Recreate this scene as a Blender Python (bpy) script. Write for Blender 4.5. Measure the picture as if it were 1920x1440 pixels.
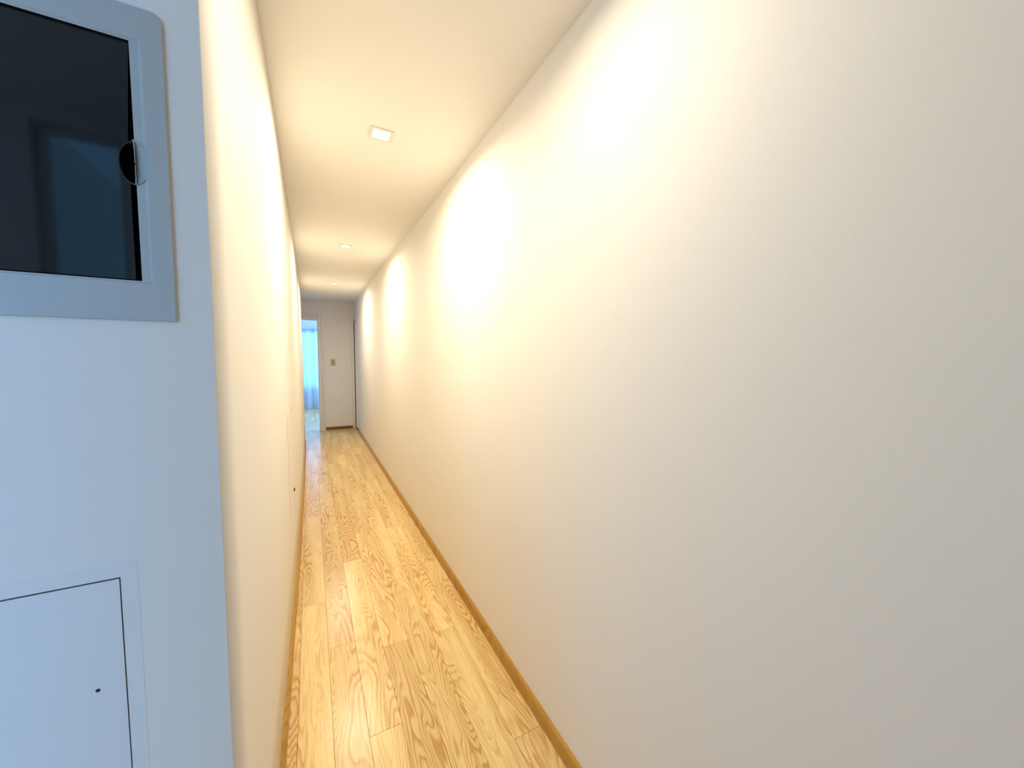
import bpy, bmesh, math, random
from mathutils import Vector, Matrix

random.seed(7)
S = bpy.context.scene
for o in list(bpy.data.objects):
    bpy.data.objects.remove(o)
COL = S.collection

# ------------------------------------------------------------------ camera
cam_data = bpy.data.cameras.new('camera')
cam_data.sensor_fit = 'HORIZONTAL'
cam_data.sensor_width = 36.0
cam_data.lens = 13.174
cam_data.clip_start = 0.02
cam = bpy.data.objects.new('camera', cam_data)
COL.objects.link(cam)
CAM_Z = 1.3744
r = Vector((0.88213049, -0.47093233, 0.00827906))
u = Vector((0.02486818, 0.06412055, 0.99763226))
f = Vector((0.47034815, 0.87983595, -0.06827392))
cam.matrix_world = Matrix(((r.x, u.x, -f.x, 0), (r.y, u.y, -f.y, 0), (r.z, u.z, -f.z, CAM_Z), (0, 0, 0, 1)))
S.camera = cam

# ------------------------------------------------------------------ world, daylight, exposure
S.view_settings.view_transform = 'Standard'
S.view_settings.look = 'None'
S.view_settings.gamma = 1.0
S.view_settings.use_curve_mapping = False
S.view_settings.exposure = 0.13

world = bpy.data.worlds.new('sky')
S.world = world
world.use_nodes = True
bg = world.node_tree.nodes['Background']
bg.inputs['Color'].default_value = (0.22, 0.55, 1.0, 1)
bg.inputs['Strength'].default_value = 1.5

def area_light(name, loc, rot, sx, sy, power, color, spread=math.pi):
    d = bpy.data.lights.new(name, 'AREA')
    d.shape = 'RECTANGLE'; d.size = sx; d.size_y = sy
    d.energy = power; d.color = color; d.spread = spread
    o = bpy.data.objects.new(name, d)
    o.location = loc; o.rotation_euler = rot
    COL.objects.link(o)
    return o

ENTRY_DAYLIGHT = 152
BEDROOM_DAYLIGHT = 78
BEDROOM_SIDE_FILL = 120
LAMP_POWER = 12.2
LAMP_COLOR = (1.0, 0.875, 0.665)
# daylight falling in through the two windows, plus an added fill beside the bedroom
area_light('entry_window_daylight', (-2.15, -3.16, 1.13), (math.radians(90), 0, 0), 1.5, 1.6,
           ENTRY_DAYLIGHT, (0.22, 0.48, 1.0))
area_light('bedroom_window_daylight', (0.1, 11.62, 1.32), (math.radians(-90), 0, 0), 2.7, 1.6,
           BEDROOM_DAYLIGHT, (0.15, 0.50, 0.90))
area_light('bedroom_side_fill', (2.05, 9.6, 1.5), (0, math.radians(90), 0), 1.2, 1.5,
           BEDROOM_SIDE_FILL, (0.24, 0.42, 1.0))

# ------------------------------------------------------------------ key dimensions (metres)
XL, XR = -0.119, 0.7357          # hall walls
YB = 0.6766                      # blue-lit wall facing the camera
YE = 7.7846                      # end wall
ZC = 2.40                        # ceiling
YLE = 6.85                       # the left wall stops here, the hall widens
XA = -0.95                       # left side of the widened end
X0, Y0 = -3.2, -3.0
YN = -1.0                        # nearer back wall, right behind the camera              # entry room behind the camera
YW = 11.30                       # bedroom window wall
BX0, BX1 = -1.6, 1.9

# ------------------------------------------------------------------ materials
def new_mat(name):
    m = bpy.data.materials.new(name); m.use_nodes = True
    nt = m.node_tree
    return m, nt, nt.nodes['Principled BSDF']

def N(nt, t, **kw):
    n = nt.nodes.new(t)
    for k, v in kw.items():
        setattr(n, k, v)
    return n

def plain(name, col, rough=0.5, metal=0.0, spec=0.5, noise=0.0, nscale=40, bump=0.0, bscale=300):
    m, nt, b = new_mat(name)
    b.inputs['Roughness'].default_value = rough
    b.inputs['Metallic'].default_value = metal
    b.inputs['Specular IOR Level'].default_value = spec
    tc = N(nt, 'ShaderNodeNewGeometry')
    nz = N(nt, 'ShaderNodeTexNoise'); nz.inputs['Scale'].default_value = nscale
    nz.inputs['Detail'].default_value = 3
    nt.links.new(tc.outputs['Position'], nz.inputs['Vector'])
    mx = N(nt, 'ShaderNodeMix', data_type='RGBA')
    mx.inputs[6].default_value = (*[c * (1 - noise) for c in col], 1)
    mx.inputs[7].default_value = (*[min(1, c * (1 + noise)) for c in col], 1)
    nt.links.new(nz.outputs['Fac'], mx.inputs[0])
    nt.links.new(mx.outputs[2], b.inputs['Base Color'])
    if bump:
        n2 = N(nt, 'ShaderNodeTexNoise'); n2.inputs['Scale'].default_value = bscale
        n2.inputs['Detail'].default_value = 2
        nt.links.new(tc.outputs['Position'], n2.inputs['Vector'])
        bp = N(nt, 'ShaderNodeBump'); bp.inputs['Strength'].default_value = bump
        bp.inputs['Distance'].default_value = 0.001
        nt.links.new(n2.outputs['Fac'], bp.inputs['Height'])
        nt.links.new(bp.outputs['Normal'], b.inputs['Normal'])
    return m

M_WALL = plain('white_wall_paint', (0.885, 0.855, 0.805), 0.75, spec=0.25, noise=0.012, nscale=2.2, bump=0.12, bscale=260)
M_CEIL = plain('white_ceiling_paint', (0.89, 0.865, 0.815), 0.85, spec=0.2, noise=0.01, nscale=1.5)
M_TRIM = plain('cream_trim_paint', (0.83, 0.79, 0.75), 0.4, noise=0.02, nscale=8)
M_PANEL = plain('painted_hatch', (0.84, 0.835, 0.82), 0.6, spec=0.3, noise=0.01, nscale=6, bump=0.2, bscale=260)
M_DARK = plain('dark_gap', (0.012, 0.012, 0.014), 0.8)
M_FRAME = plain('grey_meter_frame', (0.47, 0.50, 0.50), 0.42, spec=0.45, noise=0.02, nscale=30, bump=0.1, bscale=700)
M_BLACK = plain('flat_black', (0.01, 0.012, 0.02), 0.6)  # flat black for painted gap shade, keyhole darkness and the notch rim
M_INSIDE = plain('dark_box_interior', (0.03, 0.028, 0.03), 0.6, noise=0.3, nscale=12)
M_WHITE = plain('white_metal', (0.78, 0.77, 0.74), 0.35)
M_IVORY = plain('ivory_plastic', (0.60, 0.52, 0.30), 0.35)
M_IVORY2 = plain('ivory_rocker', (0.46, 0.37, 0.16), 0.3)
M_ROD = plain('curtain_track_paint', (0.35, 0.40, 0.45), 0.4)
M_LOCK = plain('dark_steel_lock', (0.10, 0.08, 0.06), 0.4, metal=0.6)
M_CONC = plain('subfloor', (0.22, 0.13, 0.05), 0.9)

def wood_mat(name, light, dark, rough, per_plank=True, contrast=1.0, spec=0.5):
    m, nt, b = new_mat(name)
    L = nt.links
    geo = N(nt, 'ShaderNodeNewGeometry'); oi = N(nt, 'ShaderNodeObjectInfo')
    rnd = N(nt, 'ShaderNodeVectorMath', operation='MULTIPLY')
    comb = N(nt, 'ShaderNodeCombineXYZ')
    L.new(oi.outputs['Random'], comb.inputs[0]); L.new(oi.outputs['Random'], comb.inputs[1]); L.new(oi.outputs['Random'], comb.inputs[2])
    L.new(comb.outputs[0], rnd.inputs[0]); rnd.inputs[1].default_value = (37.0, 91.0, 53.0)
    add = N(nt, 'ShaderNodeVectorMath', operation='ADD')
    L.new(geo.outputs['Position'], add.inputs[0]); L.new(rnd.outputs[0], add.inputs[1])
    # gentle warp so that the growth rings wander
    def scaled(v, name2=None):
        s = N(nt, 'ShaderNodeVectorMath', operation='MULTIPLY'); s.inputs[1].default_value = v
        L.new(add.outputs[0], s.inputs[0]); return s
    s1 = scaled((8.5, 1.25, 1.0))
    n1 = N(nt, 'ShaderNodeTexNoise'); n1.inputs['Scale'].default_value = 1.0
    n1.inputs['Detail'].default_value = 1.6; n1.inputs['Roughness'].default_value = 0.42
    n1.inputs['Distortion'].default_value = 0.35
    L.new(s1.outputs[0], n1.inputs['Vector'])
    s4 = scaled((60.0, 9.0, 1.0))
    n4 = N(nt, 'ShaderNodeTexNoise'); n4.inputs['Scale'].default_value = 1.0; n4.inputs['Detail'].default_value = 2
    L.new(s4.outputs[0], n4.inputs['Vector'])
    mA = N(nt, 'ShaderNodeMath', operation='MULTIPLY'); L.new(n1.outputs['Fac'], mA.inputs[0]); mA.inputs[1].default_value = 26.0
    mB = N(nt, 'ShaderNodeMath', operation='MULTIPLY_ADD'); L.new(n4.outputs['Fac'], mB.inputs[0]); mB.inputs[1].default_value = 0.9
    L.new(mA.outputs[0], mB.inputs[2])
    fr = N(nt, 'ShaderNodeMath', operation='FRACT'); L.new(mB.outputs[0], fr.inputs[0])
    rp = N(nt, 'ShaderNodeValToRGB')
    e = rp.color_ramp.elements
    e[0].position = 0.0; e[0].color = (0, 0, 0, 1)
    e[1].position = 1.0; e[1].color = (0.0, 0, 0, 1)
    x = e.new(0.45); x.color = (0.16, 0.16, 0.16, 1)
    x = e.new(0.80); x.color = (1, 1, 1, 1)
    L.new(fr.outputs[0], rp.inputs[0])
    # fibres
    s2 = scaled((300.0, 7.0, 1.0))
    n2 = N(nt, 'ShaderNodeTexNoise'); n2.inputs['Scale'].default_value = 1.0; n2.inputs['Detail'].default_value = 3
    L.new(s2.outputs[0], n2.inputs['Vector'])
    # where the figure is strong and where the plank is plain
    s3 = scaled((11.0, 0.9, 1.0))
    n3 = N(nt, 'ShaderNodeTexNoise'); n3.inputs['Scale'].default_value = 1.0; n3.inputs['Detail'].default_value = 1
    L.new(s3.outputs[0], n3.inputs['Vector'])
    r3 = N(nt, 'ShaderNodeMapRange'); r3.inputs[1].default_value = 0.36; r3.inputs[2].default_value = 0.6
    r3.inputs[3].default_value = 0.18; r3.inputs[4].default_value = 0.95
    L.new(n3.outputs['Fac'], r3.inputs[0])
    g = N(nt, 'ShaderNodeMath', operation='MULTIPLY'); L.new(rp.outputs[0], g.inputs[0]); L.new(r3.outputs[0], g.inputs[1])
    g2 = N(nt, 'ShaderNodeMapRange'); g2.inputs[1].default_value = 0.45; g2.inputs[2].default_value = 0.8
    g2.inputs[3].default_value = 0.0; g2.inputs[4].default_value = 0.55
    L.new(n2.outputs['Fac'], g2.inputs[0])
    g3 = N(nt, 'ShaderNodeMath', operation='ADD'); L.new(g.outputs[0], g3.inputs[0]); L.new(g2.outputs[0], g3.inputs[1])
    g3b = N(nt, 'ShaderNodeMath', operation='MULTIPLY_ADD'); L.new(r3.outputs[0], g3b.inputs[0]); g3b.inputs[1].default_value = 0.22
    L.new(g3.outputs[0], g3b.inputs[2])
    g4 = N(nt, 'ShaderNodeMath', operation='MULTIPLY'); g4.use_clamp = True
    L.new(g3b.outputs[0], g4.inputs[0]); g4.inputs[1].default_value = contrast
    mx = N(nt, 'ShaderNodeMix', data_type='RGBA')
    mx.inputs[6].default_value = (*light, 1); mx.inputs[7].default_value = (*dark, 1)
    L.new(g4.outputs[0], mx.inputs[0])
    hs = N(nt, 'ShaderNodeHueSaturation')
    mr = N(nt, 'ShaderNodeMapRange'); mr.inputs[3].default_value = 0.90; mr.inputs[4].default_value = 1.08
    if per_plank:
        L.new(oi.outputs['Random'], mr.inputs[0])
    L.new(mr.outputs[0], hs.inputs['Value']); L.new(mx.outputs[2], hs.inputs['Color'])
    L.new(hs.outputs['Color'], b.inputs['Base Color'])
    b.inputs['Roughness'].default_value = rough
    b.inputs['Specular IOR Level'].default_value = spec
    return m

M_WOOD = wood_mat('oak_laminate', (0.92, 0.725, 0.355), (0.60, 0.335, 0.095), 0.26, spec=0.55)
M_BASE = wood_mat('honey_oak_baseboard', (0.50, 0.28, 0.05), (0.36, 0.17, 0.02), 0.4, per_plank=False, contrast=0.8)

M_BASE_SHADED = wood_mat('shaded_brown_oak_baseboard', (0.22, 0.095, 0.02), (0.15, 0.06, 0.01), 0.5, per_plank=False, contrast=0.8)  # browner baseboard oak, darkened further with the end wall's shade
def emission(name, col, strength):
    m = bpy.data.materials.new(name); m.use_nodes = True
    nt = m.node_tree; nt.nodes.clear()
    e = N(nt, 'ShaderNodeEmission'); e.inputs[0].default_value = (*col, 1); e.inputs[1].default_value = strength
    o = N(nt, 'ShaderNodeOutputMaterial'); nt.links.new(e.outputs[0], o.inputs[0])
    return m
M_GLOW = emission('lamp_diffuser_glow', (1.0, 0.93, 0.78), 6.0)

def clear_glass(name, tint, ior=1.45, rough=0.0):
    m = bpy.data.materials.new(name); m.use_nodes = True
    nt = m.node_tree; nt.nodes.clear()
    t = N(nt, 'ShaderNodeBsdfTransparent'); t.inputs[0].default_value = (*tint, 1)
    g = N(nt, 'ShaderNodeBsdfGlossy'); g.inputs['Roughness'].default_value = rough
    fz = N(nt, 'ShaderNodeFresnel'); fz.inputs[0].default_value = ior
    mx = N(nt, 'ShaderNodeMixShader'); o = N(nt, 'ShaderNodeOutputMaterial')
    nt.links.new(fz.outputs[0], mx.inputs[0]); nt.links.new(t.outputs[0], mx.inputs[1])
    nt.links.new(g.outputs[0], mx.inputs[2]); nt.links.new(mx.outputs[0], o.inputs[0])
    return m
M_GLASS = clear_glass('window_glass', (0.97, 0.99, 1.0))
M_SMOKED = clear_glass('smoked_glass', (0.13, 0.13, 0.16), 1.6, 0.04)

def curtain_mat():
    m = bpy.data.materials.new('sheer_curtain_cloth'); m.use_nodes = True
    nt = m.node_tree; nt.nodes.clear()
    d = N(nt, 'ShaderNodeBsdfDiffuse'); d.inputs[0].default_value = (0.82, 0.86, 0.88, 1)
    t = N(nt, 'ShaderNodeBsdfTranslucent'); t.inputs[0].default_value = (0.80, 0.90, 0.92, 1)
    tr = N(nt, 'ShaderNodeBsdfTransparent')
    a = N(nt, 'ShaderNodeMixShader'); a.inputs[0].default_value = 0.6
    c = N(nt, 'ShaderNodeMixShader'); c.inputs[0].default_value = 0.12
    o = N(nt, 'ShaderNodeOutputMaterial')
    nt.links.new(d.outputs[0], a.inputs[1]); nt.links.new(t.outputs[0], a.inputs[2])
    nt.links.new(a.outputs[0], c.inputs[1]); nt.links.new(tr.outputs[0], c.inputs[2])
    nt.links.new(c.outputs[0], o.inputs[0])
    return m
M_CURTAIN = curtain_mat()

# ------------------------------------------------------------------ mesh helpers
def link(name, bm, mat, parent=None, smooth=False):
    bmesh.ops.recalc_face_normals(bm, faces=bm.faces)
    me = bpy.data.meshes.new(name)
    bm.to_mesh(me); bm.free()
    me.materials.append(mat)
    if smooth:
        for p in me.polygons:
            p.use_smooth = True
    o = bpy.data.objects.new(name, me)
    COL.objects.link(o)
    if parent is not None:
        o.parent = parent
        o.matrix_parent_inverse = Matrix.Identity(4)
        o.location = -parent_origin(parent)
    return o

def parent_origin(p):
    v = Vector((0, 0, 0))
    while p is not None:
        v += p.location; p = p.parent
    return v

def struct(o, label=None):
    o['kind'] = 'structure'
    if label:
        o['label'] = label
    return o

def tag(o, label, cat, group=None):
    o['label'] = label; o['category'] = cat
    if group:
        o['group'] = group
    return o

def empty(name, loc):
    o = bpy.data.objects.new(name, None)
    o.empty_display_size = 0.05
    o.location = loc
    COL.objects.link(o)
    return o

def box(bm, x0, x1, y0, y1, z0, z1):
    vs = [bm.verts.new(p) for p in ((x0, y0, z0), (x1, y0, z0), (x1, y1, z0), (x0, y1, z0),
                                    (x0, y0, z1), (x1, y0, z1), (x1, y1, z1), (x0, y1, z1))]
    for a in ((0, 3, 2, 1), (4, 5, 6, 7), (0, 1, 5, 4), (1, 2, 6, 5), (2, 3, 7, 6), (3, 0, 4, 7)):
        bm.faces.new([vs[i] for i in a])
    return vs

def box_obj(name, mat, b, parent=None, bevel=0.0, seg=1):
    bm = bmesh.new(); box(bm, *b)
    if bevel:
        bmesh.ops.bevel(bm, geom=list(bm.edges), offset=bevel, segments=seg, affect='EDGES', profile=0.5)
    return link(name, bm, mat, parent)

def rr(x0, y0, x1, y1, rad=0.0, n=6):
    """outline of a rectangle; rad may give (bl, br, tr, tl)"""
    if not hasattr(rad, '__len__'):
        rad = (rad,) * 4
    out = []
    cs = ((x0, y0, 1, 1, 180), (x1, y0, -1, 1, 270), (x1, y1, -1, -1, 0), (x0, y1, 1, -1, 90))
    for (cx, cy, sx, sy, a0), q in zip(cs, rad):
        if q <= 0:
            out.append((cx, cy)); continue
        ox, oy = cx + sx * q, cy + sy * q
        for i in range(n + 1):
            a = math.radians(a0 + 90 * i / n)
            out.append((ox + q * math.cos(a), oy + q * math.sin(a)))
    return out

def circle(cx, cy, q, n=24):
    return [(cx + q * math.cos(2 * math.pi * i / n), cy + q * math.sin(2 * math.pi * i / n)) for i in range(n)]

def plate(bm, outline, holes, w0, w1, fn):
    """flat plate with holes in the (u, v) plane between depths w0 and w1; fn maps (u, v, w) to space"""
    loops = [outline] + list(holes)
    rings = []
    edges = []
    for lp in loops:
        vs = [bm.verts.new((p[0], p[1], 0)) for p in lp]
        es = [bm.edges.new((vs[i], vs[(i + 1) % len(vs)])) for i in range(len(vs))]
        rings.append(vs); edges += es
    before = set(bm.faces)
    bmesh.ops.triangle_fill(bm, use_beauty=True, use_dissolve=False, edges=edges)
    faces = [q for q in bm.faces if q not in before]
    top = {}
    for vs in rings:
        for v in vs:
            top[v] = bm.verts.new(fn(v.co.x, v.co.y, w1))
    for q in faces:
        bm.faces.new([top[v] for v in reversed(q.verts)])
    for vs in rings:
        for i in range(len(vs)):
            a, b = vs[i], vs[(i + 1) % len(vs)]
            bm.faces.new((a, b, top[b], top[a]))
    for vs in rings:
        for v in vs:
            v.co = fn(v.co.x, v.co.y, w0)

def loft(bm, rings, cap=False, closed=True):
    R = [[bm.verts.new(p) for p in ring] for ring in rings]
    for A, B in zip(R, R[1:]):
        n = len(A)
        for i in range(n if closed else n - 1):
            j = (i + 1) % n
            bm.faces.new((A[i], A[j], B[j], B[i]))
    if cap:
        bm.faces.new(R[-1])
    return R

def plate_obj(name, mat, outline, holes, w0, w1, fn, parent=None):
    bm = bmesh.new(); plate(bm, outline, holes, w0, w1, fn)
    return link(name, bm, mat, parent)

XZ = lambda x, z, y: Vector((x, y, z))      # plate upright, facing y
YZ = lambda y, z, x: Vector((x, y, z))      # plate upright, facing x
XY = lambda x, y, z: Vector((x, y, z))      # plate lying

# slightly bowed left wall: x of its face at (y, z)
LOW = [(0.0, -.1225), (1.33, -.122), (1.96, -.1185), (2.4, -.1135), (3.4, -.109), (4.3, -.106), (5.2, -.111), (6.5, -.118), (8, -.122)]
HIGH = [(0.0, -.1225), (0.7, -.1225), (1.4, -.1145), (2.4, -.1145), (3.1, -.115), (4.3, -.119), (6.2, -.125), (8, -.127)]
def interp(t, y):
    for (a, p), (b, q) in zip(t, t[1:]):
        if y <= b:
            k = (y - a) / (b - a); k = k * k * (3 - 2 * k)
            return p + (q - p) * k
    return t[-1][1]
def xl(y, z):
    k = min(1, max(0, z / ZC))
    return interp(LOW, y) * (1 - k) + interp(HIGH, y) * k

# ================================================================== SETTING
# ---- floor with its planks
sub = bmesh.new()
plate(sub, [(X0 - .1, Y0 - .1), (-1.1, Y0 - .1), (-1.1, -1.12), (XR + .45, -1.12), (XR + .45, YE + .05), (X0 - .1, YE + .05)], [], -.06, -.0085, lambda x, y, z: Vector((x, y, z)))
floor = struct(link('floor', sub, M_CONC), 'light oak laminate floor of long narrow planks')
PW, PL, GAP, CH = 0.1152, 1.303, 0.0007, 0.0008

def plank_mesh(w, l):
    me = bpy.data.meshes.new('plank')
    t = 0.008
    a, b = w / 2, l / 2
    v = [(-a, -b, -t), (a, -b, -t), (a, b, -t), (-a, b, -t),
         (-a, -b, -CH), (a, -b, -CH), (a, b, -CH), (-a, b, -CH),
         (-a + CH, -b + CH, 0), (a - CH, -b + CH, 0), (a - CH, b - CH, 0), (-a + CH, b - CH, 0)]
    q = [(0, 3, 2, 1), (0, 1, 5, 4), (1, 2, 6, 5), (2, 3, 7, 6), (3, 0, 4, 7),
         (4, 5, 9, 8), (5, 6, 10, 9), (6, 7, 11, 10), (7, 4, 8, 11), (8, 9, 10, 11)]
    me.from_pydata(v, [], q); me.update()
    me.materials.append(M_WOOD)
    return me
PLANKS = {}
def plank(x0, x1, y0, y1, parent):
    w = x1 - x0 - GAP; l = y1 - y0 - GAP
    if w < 0.004 or l < 0.01:
        return
    key = (round(w, 4), round(l, 4))
    if key not in PLANKS:
        PLANKS[key] = plank_mesh(*key)
    o = bpy.data.objects.new('plank', PLANKS[key])
    COL.objects.link(o)
    o.parent = parent
    o.location = ((x0 + x1) / 2, (y0 + y1) / 2, 0)

JOINTS = {0: 2.273, 1: 1.877, 2: 1.356, 3: 1.773, 4: 2.16, 5: 1.754, 6: 1.106}
def course(k, x0, x1, y0, y1, parent, first=None):
    j = JOINTS.get(k)
    if j is None:
        j = random.Random(k * 13 + 5).uniform(0, PL)
    if first is not None:
        j = first
    while j > y0:
        j -= PL
    a = y0
    while a < y1 - 1e-6:
        b = min(y1, j + PL if j + PL > a + 1e-6 else a)
        if b - a < 0.02:
            j += PL; continue
        plank(x0, x1, a, b, parent); a = b; j += PL

XS = -0.0785
# hall courses 0..6 and the ripped strip beside the left wall
for k in range(-28, 7):
    a, b = XS + k * PW, XS + (k + 1) * PW
    if k >= 0:
        course(k, a, min(b, XR - .002), YN, YE + .0, floor)
    elif k == -1:
        course(k, a, b, YN, YB, floor)
        course(k, XL - .004, b, YB, YLE, floor, 0.9)
        course(k, a, b, YLE, YE, floor)
    else:
        course(k, a, b, YN if a > -1.2 else Y0, YB, floor)
        if b > XA - .02:
            course(k, max(a, XA), b, YLE, YE, floor)

# ---- ceiling with openings for the downlights
LX = 0.308
LY = (1.879, 3.866, 5.906, 0.75)  # the last one is an added fill lamp, out of view
cx = [rr(LX - .041, y - .041, LX + .041, y + .041) for y in LY]
struct(plate_obj('ceiling', M_CEIL, [(X0 - .1, Y0 - .1), (-1.1, Y0 - .1), (-1.1, -1.12), (XR + .45, -1.12), (XR + .45, YE), (X0 - .1, YE)], cx, ZC, ZC + .08, XY), 'smooth white painted ceiling')

# ---- right wall with a doorway close to its far end
struct(plate_obj('wall_right', M_WALL,
                 [(-1.12, 0), (7.33, 0), (7.33, 2.075), (7.745, 2.075), (7.745, 0), (YE, 0), (YE, ZC), (-1.12, ZC)],
                 [], XR, XR + .10, YZ), 'long plain white wall on the right of the hallway')
# ---- left wall (bowed by a few millimetres) with its access panel opening
bm = bmesh.new()
ys = [YB + .0006] + [0.8 + .1 * i for i in range(int((YLE - .8) / .1) + 1)] + [YLE]
zs = [0, .3, .6, .9, 1.2, 1.5, 1.8, 2.1, 2.3975]
grid = [[bm.verts.new((xl(y, z), y, z)) for z in zs] for y in ys]
for i in range(len(ys) - 1):
    for j in range(len(zs) - 1):
        bm.faces.new((grid[i][j], grid[i + 1][j], grid[i + 1][j + 1], grid[i][j + 1]))
bg_ = [[bm.verts.new((-.172, y, z)) for z in zs] for y in (ys[0], ys[-1])]
for j in range(len(zs) - 1):
    bm.faces.new((grid[0][j], grid[0][j + 1], bg_[0][j + 1], bg_[0][j]))
    bm.faces.new((grid[-1][j], bg_[1][j], bg_[1][j + 1], grid[-1][j + 1]))
    bm.faces.new((bg_[0][j], bg_[0][j + 1], bg_[1][j + 1], bg_[1][j]))
bm.faces.new([g[-1] for g in grid] + [bg_[1][-1], bg_[0][-1]])
bm.faces.new([g[0] for g in grid] + [bg_[1][0], bg_[0][0]])
wl = struct(link('wall_left', bm, M_WALL), 'plain white wall on the left of the hallway')
for p in wl.data.polygons:
    p.use_smooth = abs(p.normal.x) > .9
box_obj('top_strip', M_WALL, (-.172, -.131, YB + .004, YLE - .002, 2.3975, ZC), wl)

# ---- the wall with the meter box, facing the camera side
BXI = (-.640, 1.472, -.1945, 1.772)       # glazed opening of the meter box
HT = (-.585, .575, -.2345, 1.076)        # hatch opening
wf_edge = -.1228
struct(plate_obj('wall_front', M_WALL, rr(X0, 0, wf_edge, ZC),
                 [rr(BXI[0] - .006, BXI[1] - .006, BXI[2] + .0165, BXI[3] + .006), rr(*HT)],
                 YB, YB + .12, XZ), 'white wall with meter box and hatch, lit blue by daylight')

# ---- end wall with the bedroom doorway
DX0, DX1, DZ = -.64, .117, 2.048
struct(plate_obj('wall_end', M_WALL, [(XA - .1, 0), (DX0, 0), (DX0, DZ), (DX1, DZ), (DX1, 0), (XR + .4, 0), (XR + .4, ZC), (XA - .1, ZC)],
                 [], YE, YE + .10, XZ), 'white wall closing the far end of the hallway')
# ---- left side of the widened end and the room behind the camera
struct(box_obj('wall_alcove_left', M_WALL, (XA - .1, XA, YLE - .1, YE, 0, ZC)))
struct(box_obj('wall_alcove_front', M_WALL, (XA, -.173, YLE - .1, YLE, 0, ZC)))
struct(box_obj('wall_entry_baffle', M_WALL, (-.235, XL, YN, -.12, 0, ZC)), 'added unseen partition holding entry daylight off the right wall')  # partition added out of view to block entry daylight from the right wall
struct(box_obj('wall_entry_left', M_WALL, (X0 - .1, X0, Y0, YB + .1, 0, ZC)))
WBX = (-2.9, .3, -1.4, 1.96)
struct(plate_obj('wall_back', M_WALL, rr(X0 - .1, 0, -1.1, ZC), [rr(WBX[0], WBX[1], WBX[2], WBX[3])], Y0 - .12, Y0, XZ))
def window(name, x0, z0, x1, z1, y, n, label, fr=.05):
    w = plate_obj(name, M_WHITE, rr(x0, z0, x1, z1),
                  [rr(x0 + fr + (x1 - x0 - fr) * i / n, z0 + fr, x0 + (x1 - x0 - fr) * (i + 1) / n, z1 - fr) for i in range(n)],
                  y, y + .05, XZ)
    struct(w, label)
    for i in range(n):
        a = x0 + fr + (x1 - x0 - fr) * i / n; b = x0 + (x1 - x0 - fr) * (i + 1) / n
        bm = bmesh.new()
        vs = [bm.verts.new(p) for p in ((a - .004, y + .025, z0 + fr - .004), (b + .004, y + .025, z0 + fr - .004),
                                        (b + .004, y + .025, z1 - fr + .004), (a - .004, y + .025, z1 - fr + .004))]
        bm.faces.new(vs)
        link('pane', bm, M_GLASS, w)
    return w
window('window_1', WBX[0], WBX[1], WBX[2], WBX[3], Y0 - .09, 2, 'white framed window of the entry room')

# nearer part of that back wall with a tall narrow window
struct(plate_obj('wall_back_near', M_WALL, rr(-1.2, 0, XR, ZC), [rr(-1.0, .30, -.72, 2.345)], -1.12, YN, XZ))
window('window_3', -1.0, .30, -.72, 2.345, -1.09, 1, 'tall narrow window of the entry room', .025)
struct(box_obj('wall_entry_corner', M_WALL, (-1.2, -1.1, Y0, -1.12, 0, ZC)))

# ---- recess behind the doorway in the right wall, with its door
bm = bmesh.new()
plate(bm, [(XR + .1, 7.2), (XR + .4, 7.2), (XR + .4, YE), (XR + .36, YE), (XR + .36, 7.24), (XR + .1, 7.24)], [], 0, ZC, XY)
struct(link('wall_recess', bm, M_WALL))
d2 = struct(empty('door_2', (XR + .06, 7.35, 0)), 'cream door in the doorway at the far right')
box_obj('door_leaf', M_TRIM, (XR + .055, XR + .09, 7.345, 7.735, .006, 2.062), d2, .002)
# far jamb board facing the camera, near jamb edge and head
bm = bmesh.new()
box(bm, .676, .720, 7.733, 7.7835, 0.004, 2.075)
bmesh.ops.bevel(bm, geom=list(bm.edges), offset=.004, segments=2, affect='EDGES')
link('jamb', bm, M_TRIM, d2)
box_obj('painted_gap_shade', M_BLACK, (.7205, XR - .001, 7.765, 7.783, 0.0, 2.062), d2)  # solid black strip painting the shade inside the gap
box_obj('jamb', M_TRIM, (XR - .004, XR + .05, 7.318, 7.334, 0, 2.078), d2, .0015)
box_obj('door_head', M_TRIM, (XR - .004, XR + .05, 7.334, 7.733, 2.062, 2.078), d2, .0015)

# ---- doorway to the bedroom: casing boards and linings
d1 = struct(empty('door_1', (DX0, YE, 0)), 'cream painted door casing around the bedroom doorway')
CW = .093
def casing(name, prof, a, b, fn):
    """moulded board: prof = (across, proud) points; runs from a to b"""
    bm = bmesh.new()
    loft(bm, [[fn(p[0], p[1], t) for p in prof] for t in (a, b)])
    vs = list(bm.verts); n = len(prof)
    bm.faces.new(vs[:n]); bm.faces.new(vs[n:])
    return link(name, bm, M_TRIM, d1)
PROF = [(0, 0), (0, .012), (.006, .015), (.044, .015), (.048, .008), (.054, .008), (.058, .024), (.084, .024), (.087, .020), (.087, .004), (CW, .004), (CW, 0)]
casing('casing', PROF, 0, DZ + CW, lambda a, p, t: Vector((DX1 - .002 + a, YE - p, t)))
casing('casing', PROF, 0, DZ + CW, lambda a, p, t: Vector((DX0 + .002 - a, YE - p, t)))
casing('head_casing', PROF, DX0 + .002, DX1 - .002, lambda a, p, t: Vector((t, YE - p, DZ + a - .002)))
box_obj('door_lining', M_TRIM, (DX1 - .012, DX1, YE, YE + .10, 0, DZ), d1)
box_obj('door_lining', M_TRIM, (DX0, DX0 + .012, YE, YE + .10, 0, DZ), d1)
box_obj('head_lining', M_TRIM, (DX0 + .012, DX1 - .012, YE, YE + .10, DZ - .012, DZ), d1)
bm = bmesh.new()
pr = [(YE - .012, 0), (YE - .004, .006), (YE + .045, .008), (YE + .055, .006), (YE + .062, 0)]
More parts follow.
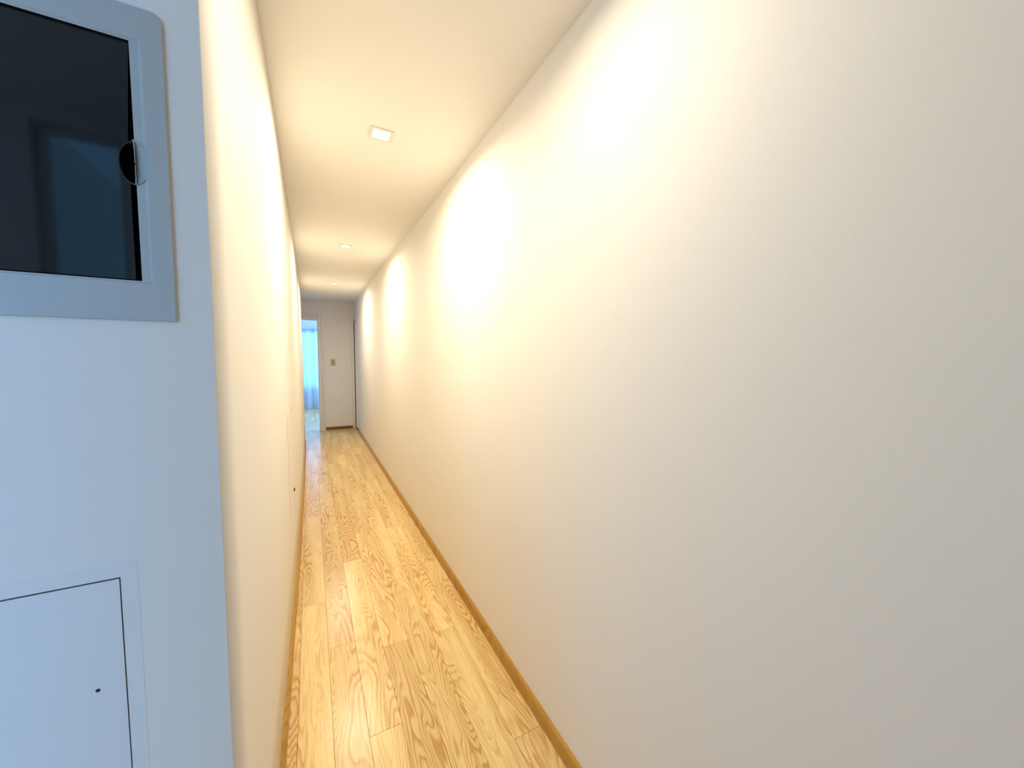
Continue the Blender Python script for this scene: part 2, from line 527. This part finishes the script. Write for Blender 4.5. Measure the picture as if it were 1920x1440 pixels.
loft(bm, [[Vector((x, y, z - .0005)) for y, z in pr] for x in (DX0 + .012, DX1 - .012)], closed=True)
struct(link('trim_1', bm, M_TRIM), 'thin threshold strip across the bedroom doorway')

# ---- baseboards
def baseboard(name, path, h, t, label, mat=None):
    """path: list of (point on wall, inward normal)"""
    bm = bmesh.new()
    prof = [(0, 0), (t, 0), (t, h - .012), (t - .002, h - .004), (t - .006, h), (0, h)]
    rings = [[Vector((p[0] + n[0] * a, p[1] + n[1] * a, z)) for a, z in prof] for p, n in path]
    loft(bm, rings)
    vs = list(bm.verts); k = len(prof)
    bm.faces.new(vs[:k]); bm.faces.new(vs[-k:])
    return struct(link(name, bm, mat or M_BASE), label)
baseboard('baseboard_right', [((XR, y), (-1, 0)) for y in (YN, 1.93)], .062, .0125, 'near length of honey coloured skirting board along the right wall')
baseboard('baseboard_right_far', [((XR, y), (-1, 0)) for y in (1.932, 7.318)], .062, .0125, 'far length of honey coloured skirting board along the right wall')
baseboard('baseboard_left', [((xl(y, .03), y), (1, 0)) for y in [.70 + .15 * i for i in range(41)]], .055, .013, 'skirting board along the left wall')
baseboard('baseboard_end', [((x, YE), (0, -1)) for x in (DX1 + CW - .002, .675)], .055, .013, 'brown skirting board on the end wall beside the door casing, shade in its colour', M_BASE_SHADED)
baseboard('baseboard_front', [((x, YB), (0, -1)) for x in (X0, wf_edge)], .06, .013, 'skirting board below the meter box')

# ---- bedroom shell
fb = struct(box_obj('floor_bedroom', M_CONC, (BX0, BX1, YE + .05, YW + .1, -.06, -.0085)), 'laminate floor of the bedroom beyond the doorway')
for k in range(0, 30):
    a = BX0 + k * PW * 1.02
    if a > BX1 - .02: break
    course(100 + k, a, min(BX1, a + PW * 1.02), YE + .1 if not (DX0 < a < DX1) else YE + .062, YW, fb)
struct(box_obj('ceiling_bedroom', M_CEIL, (BX0, BX1, YE + .10, YW, ZC, ZC + .08)))
struct(box_obj('wall_bedroom_left', M_WALL, (BX0 - .1, BX0, YE + .1, YW, 0, ZC)))
struct(plate_obj('wall_bedroom_right', M_WALL, rr(YE + .1, 0, YW, ZC), [rr(8.85, .9, 10.35, 2.1)], BX1, BX1 + .1, YZ))
struct(plate_obj('added_side_window', M_WHITE, rr(8.85, .9, 10.35, 2.1), [rr(8.9, .95, 9.58, 2.05), rr(9.62, .95, 10.3, 2.05)], BX1 + .02, BX1 + .07, YZ), 'added unseen side window of the bedroom, for the fill light')  # unseen window added so that fill light can brighten the bedroom
struct(plate_obj('wall_bedroom_back', M_WALL, rr(BX0 - .1, 0, BX1 + .1, ZC), [rr(-1.3, .56, 1.5, 2.08)], YW, YW + .14, XZ),
       'bedroom window wall above and below the sheer curtain')
for nm, b in (('wall_bedroom_front', (BX0 - .1, XA - .1, YE, YE + .1, 0, ZC)), ('wall_bedroom_front', (XR + .4, BX1 + .1, YE, YE + .1, 0, ZC))):
    struct(box_obj(nm, M_WALL, b))
w2 = window('window_2', -1.3, .56, 1.5, 2.08, YW + .05, 3, 'bedroom window behind the sheer curtain')
box_obj('window_rail', M_WHITE, (-1.3, 1.5, YW + .045, YW + .105, .85, .89), w2)

# ================================================================== THINGS
# ---- sheer curtain and its track
bm = bmesh.new()
def cx_at(t, z):
    k = 1 - z / 2.06
    x = -1.12 + 3.0 * t
    y = 11.12 + .055 * math.sin(t * 3.0 / .092 * 2 * math.pi * .5 + .9 * math.sin(5 * t + k)) * (.55 + .6 * k) \
        + .012 * math.sin(t * 151 + k * 1.8) + .01 * k * math.sin(t * 37)
    x += .012 * k * math.sin(t * 47 + 1)
    return x, y
nx, nz = 420, 14
G = []
for i in range(nx + 1):
    t = i / nx
    row = []
    for j in range(nz + 1):
        z = .012 + (2.062 - .012) * j / nz
        x, y = cx_at(t, z)
        row.append(bm.verts.new((x, y, z)))
    G.append(row)
for i in range(nx):
    for j in range(nz):
        bm.faces.new((G[i][j], G[i + 1][j], G[i + 1][j + 1], G[i][j + 1]))
cu = empty('curtain', (0.08, 11.12, 0))
tag(cu, 'long white sheer curtain hanging in the far room, glowing blue from the window', 'curtain')
link('cloth', bm, M_CURTAIN, cu, smooth=True)
bm = bmesh.new()
R_ = []
for i in range(nx + 1):
    x, y = cx_at(i / nx, 2.05)
    R_.append([Vector((x, y - .003, 2.0)), Vector((x, y - .005, 2.0)), Vector((x, y - .005, 2.062)), Vector((x, y - .003, 2.062))])
loft(bm, R_)
link('heading_tape', bm, M_CURTAIN, cu)
tk = box_obj('curtain_track', M_ROD, (-1.5, 1.65, 11.09, 11.13, 2.063, 2.085), None, .003)
tag(tk, 'slim grey curtain track above the sheer curtain', 'curtain track')
for x in (-1.2, .05, 1.4):
    box_obj('bracket', M_ROD, (x, x + .02, 11.10, YW, 2.085, 2.10), tk)

# ---- meter box recessed in the blue-lit wall
mb = empty('meter_box', ((BXI[0] + BXI[2]) / 2, YB, BXI[1]))
tag(mb, 'grey framed meter box with dark glass door set in the blue-lit wall', 'meter box')
def ring(x0, z0, x1, z1, y, rad):
    return [Vector((a, y, b)) for a, b in rr(x0, z0, x1, z1, rad, 6)]
a0, b0, a1, b1 = BXI
oR, oB, oT, oL = .0335, .052, .043, .0335
bm = bmesh.new()
tr_ = (.002, .002, .012, .012)
RG = ([ring(a0 - oL, b0 - oB, a1 + oR, b1 + oT, YB + .0005, tr_),
          ring(a0 - oL, b0 - oB, a1 + oR, b1 + oT, YB - .0035, tr_),
          ring(a0 - oL + .0012, b0 - oB + .0012, a1 + oR - .0012, b1 + oT - .0012, YB - .0045, (.002, .002, .011, .011)),
          ring(a0 - .0115, b0 - .003, a1 + .0115, b1 + .003, YB - .0045, (.002,) * 4),
          ring(a0 - .0085, b0 - .0015, a1 + .0085, b1 + .0015, YB - .0030, (.0015,) * 4),
          ring(a0, b0, a1, b1, YB - .0028, (.001,) * 4),
          ring(a0, b0, a1, b1, YB + .0005, (.001,) * 4)])
loft(bm, RG + [RG[0]])
bmesh.ops.remove_doubles(bm, verts=bm.verts, dist=1e-6)
fr_o = link('frame', bm, M_FRAME, mb)
# finger notch: a round dish pressed into the frame, its left half cut out of the glass
NCX, NCZ, NR = -.1975, 1.6225, .0285
SQ = .55
NCX2 = -.1965
cb = bmesh.new()
plate(cb, [(NCX2 + NR * SQ * math.cos(2 * math.pi * i / 40), NCZ + NR * math.sin(2 * math.pi * i / 40)) for i in range(40)],
      [], YB - .02, YB + .02, XZ)
cut = link('cutter', cb, M_FRAME)
cut.parent = mb; cut.location = -mb.location
md = fr_o.modifiers.new('notch', 'BOOLEAN'); md.operation = 'DIFFERENCE'; md.solver = 'EXACT'; md.object = cut
bpy.context.view_layer.update()
dg = bpy.context.evaluated_depsgraph_get()
me2 = bpy.data.meshes.new_from_object(fr_o.evaluated_get(dg))
fr_o.modifiers.clear()
if len(me2.polygons) > 40:
    fr_o.data = me2
bpy.data.objects.remove(cut)
def arc(q, a0_, a1_, n, y, sx=SQ):
    return [Vector((NCX2 + q * sx * math.cos(math.radians(a0_ + (a1_ - a0_) * i / n)), y,
                    NCZ + q * math.sin(math.radians(a0_ + (a1_ - a0_) * i / n)))) for i in range(n + 1)]
bm = bmesh.new()
loft(bm, [arc(NR * 1.0, -90, 90, 20, YB - .0040), arc(NR * .97, -90, 90, 20, YB - .0025),
          arc(NR * .90, -90, 90, 20, YB - .0002), arc(NR * .6, -90, 90, 20, YB + .0014), arc(NR * .05, -90, 90, 20, YB + .0018)], closed=False)
link('finger_notch', bm, M_FRAME, mb, smooth=True)
bm = bmesh.new()
loft(bm, [arc(NR * .98, 92, 268, 20, YB - .0005), arc(NR * .93, 92, 268, 20, YB - .0022), arc(NR * .88, 92, 268, 20, YB + .000)], closed=False)
link('notch_rim', bm, M_BLACK, mb, smooth=True)
# glass door, hanging very slightly out of true so that the gap widens downwards
gl = []
gx_t, gx_b = a1 - .0015, a1 - .0068
outline = [(a0 + .003, b0 + .002), (gx_b, b0 + .002)]
n0 = (NCX2 - .001)
for i in range(17):
    a = math.radians(268 - 176 * i / 16)
    outline.append((min(NCX2 + NR * .9 * SQ * math.cos(a), gx_b), NCZ + NR * .9 * math.sin(a)))
outline += [(gx_t, b1 - .002), (a0 + .003, b1 - .002)]
bm = bmesh.new(); plate(bm, outline, [], YB + .0005, YB + .0045, XZ)
link('glass_door', bm, M_SMOKED, mb)
bm = bmesh.new()
loft(bm, [ring(a0, b0, a1, b1, YB - .0022, (.001,) * 4), ring(a0, b0, a1, b1, YB + .115, (.001,) * 4)], cap=True)
link('box_interior', bm, M_INSIDE, mb)

# ---- hatch below the meter box
ht = empty('access_hatch', ((HT[0] + HT[2]) / 2, YB, HT[1]))
tag(ht, 'white flush hatch with small keyhole low on the blue-lit wall, below the meter box', 'hatch')
plate_obj('hatch_door', M_PANEL, rr(HT[0] + .002, HT[1] + .002, HT[2] - .0016, HT[3] - .0024), [circle(-.2635, .9255, .0026, 14)],
          YB + .0004, YB + .014, XZ, ht)
o = plate_obj('surround', M_PANEL, rr(HT[0] - .018, HT[1] - .018, HT[2] + .0175, HT[3] + .0185, .002), [rr(*HT)], YB - .0003, YB + .004, XZ, ht)
plate_obj('keyhole_shade', M_BLACK, circle(-.2635, .9255, .0027, 14), [], YB + .0006, YB + .004, XZ, ht)  # black disc set in the hole to paint the shade inside it
bm = bmesh.new()
loft(bm, [[Vector((x, y, z)) for x, z in rr(*HT)] for y in (YB + .004, YB + .035)], cap=True)
link('hatch_cavity', bm, M_DARK, ht)

# ---- access panel low on the left wall
PY0, PY1, PZ0, PZ1 = 2.185, 2.60, .565, 1.06
ap = empty('access_hatch', (XL, (PY0 + PY1) / 2, PZ0))
tag(ap, 'small white hatch with little dark lock, flush in the left hallway wall near the floor', 'hatch')
def LW(y, z, w):
    return Vector((xl(y, z) + w, y, z))
plate_obj('hatch_door', M_WALL, rr(PY0 + .003, PZ0 + .003, PY1 - .003, PZ1 - .003), [], -.004, .0007, LW, ap)
plate_obj('gap_seal', M_CONC, rr(PY0 - .001, PZ0 - .001, PY1 + .001, PZ1 + .001), [rr(PY0 + .003, PZ0 + .003, PY1 - .003, PZ1 - .003)], -.004, .0002, LW, ap)
plate_obj('lock', M_LOCK, circle(2.54, .583, .0095, 16), [], .0, .0075, LW, ap)

# ---- recessed square downlights
def downlight(y, label, power=1.0, spread=168):
    root = empty('downlight', (LX, y, ZC))
    tag(root, label, 'ceiling light', 'square downlights along the hallway ceiling')
    H = .0515
    bm = bmesh.new()
    def sq(h, z):
        return [Vector((LX + a, y + b, z)) for a, b in rr(-h, -h, h, h, min(.0015, h * .2), 3)]
    loft(bm, [sq(H, ZC), sq(H, ZC - .003), sq(H - .001, ZC - .004), sq(.037, ZC - .004), sq(.036, ZC - .003), sq(.0335, ZC + .012), sq(.0335, ZC + .03)])
    link('frame', bm, M_WHITE, root)
    bm = bmesh.new()
    loft(bm, [sq(.0335, ZC + .03), sq(.0335, ZC + .06)], cap=True)
    link('housing', bm, M_WHITE, root)
    bm = bmesh.new()
    box(bm, LX - .033, LX + .033, y - .033, y + .033, ZC + .008, ZC + .011)
    link('diffuser', bm, M_GLOW, root)
    d = bpy.data.lights.new('downlight_lamp', 'AREA')
    d.shape = 'SQUARE'; d.size = .062; d.energy = LAMP_POWER * power; d.color = LAMP_COLOR; d.spread = math.radians(spread)
    lo = bpy.data.objects.new('lamp', d); COL.objects.link(lo)
    lo.parent = root; lo.location = (0, 0, -.0045)
    return root
downlight(LY[0], 'nearest square white recessed downlight in the hallway ceiling seen in the photo')
downlight(LY[1], 'middle one of the three recessed downlights in the hallway ceiling')
downlight(LY[2], 'farthest recessed downlight in the hallway ceiling, closest to the end wall')
downlight(LY[3], 'added square fill lamp level with the meter box wall, above the view', 0.46)  # lamp added above the view to lift the near right wall

# ---- switch plate and blank cover on the end wall
sw = empty('light_switch', (.354, YE, 1.27))
tag(sw, 'small ivory switch plate on the end wall beside the bedroom door casing', 'light switch')
bm = bmesh.new()
loft(bm, [ring(.312, 1.208, .396, 1.334, YE, .006), ring(.312, 1.208, .396, 1.334, YE - .005, .006),
          ring(.315, 1.211, .393, 1.331, YE - .008, .005)], cap=True)
link('switch_plate', bm, M_IVORY, sw)
for i in range(3):
    z = 1.232 + i * .029
    box_obj('rocker', M_IVORY2, (.335, .373, YE - .0115, YE - .0075, z, z + .024), sw, .0015)
cv = plate_obj('cover_plate', M_WALL, rr(.322, 1.962, .398, 2.008, .004), [], YE - .006, YE, XZ)
tag(cv, 'small blank white cover plate high on the end wall above the switch', 'cover plate')
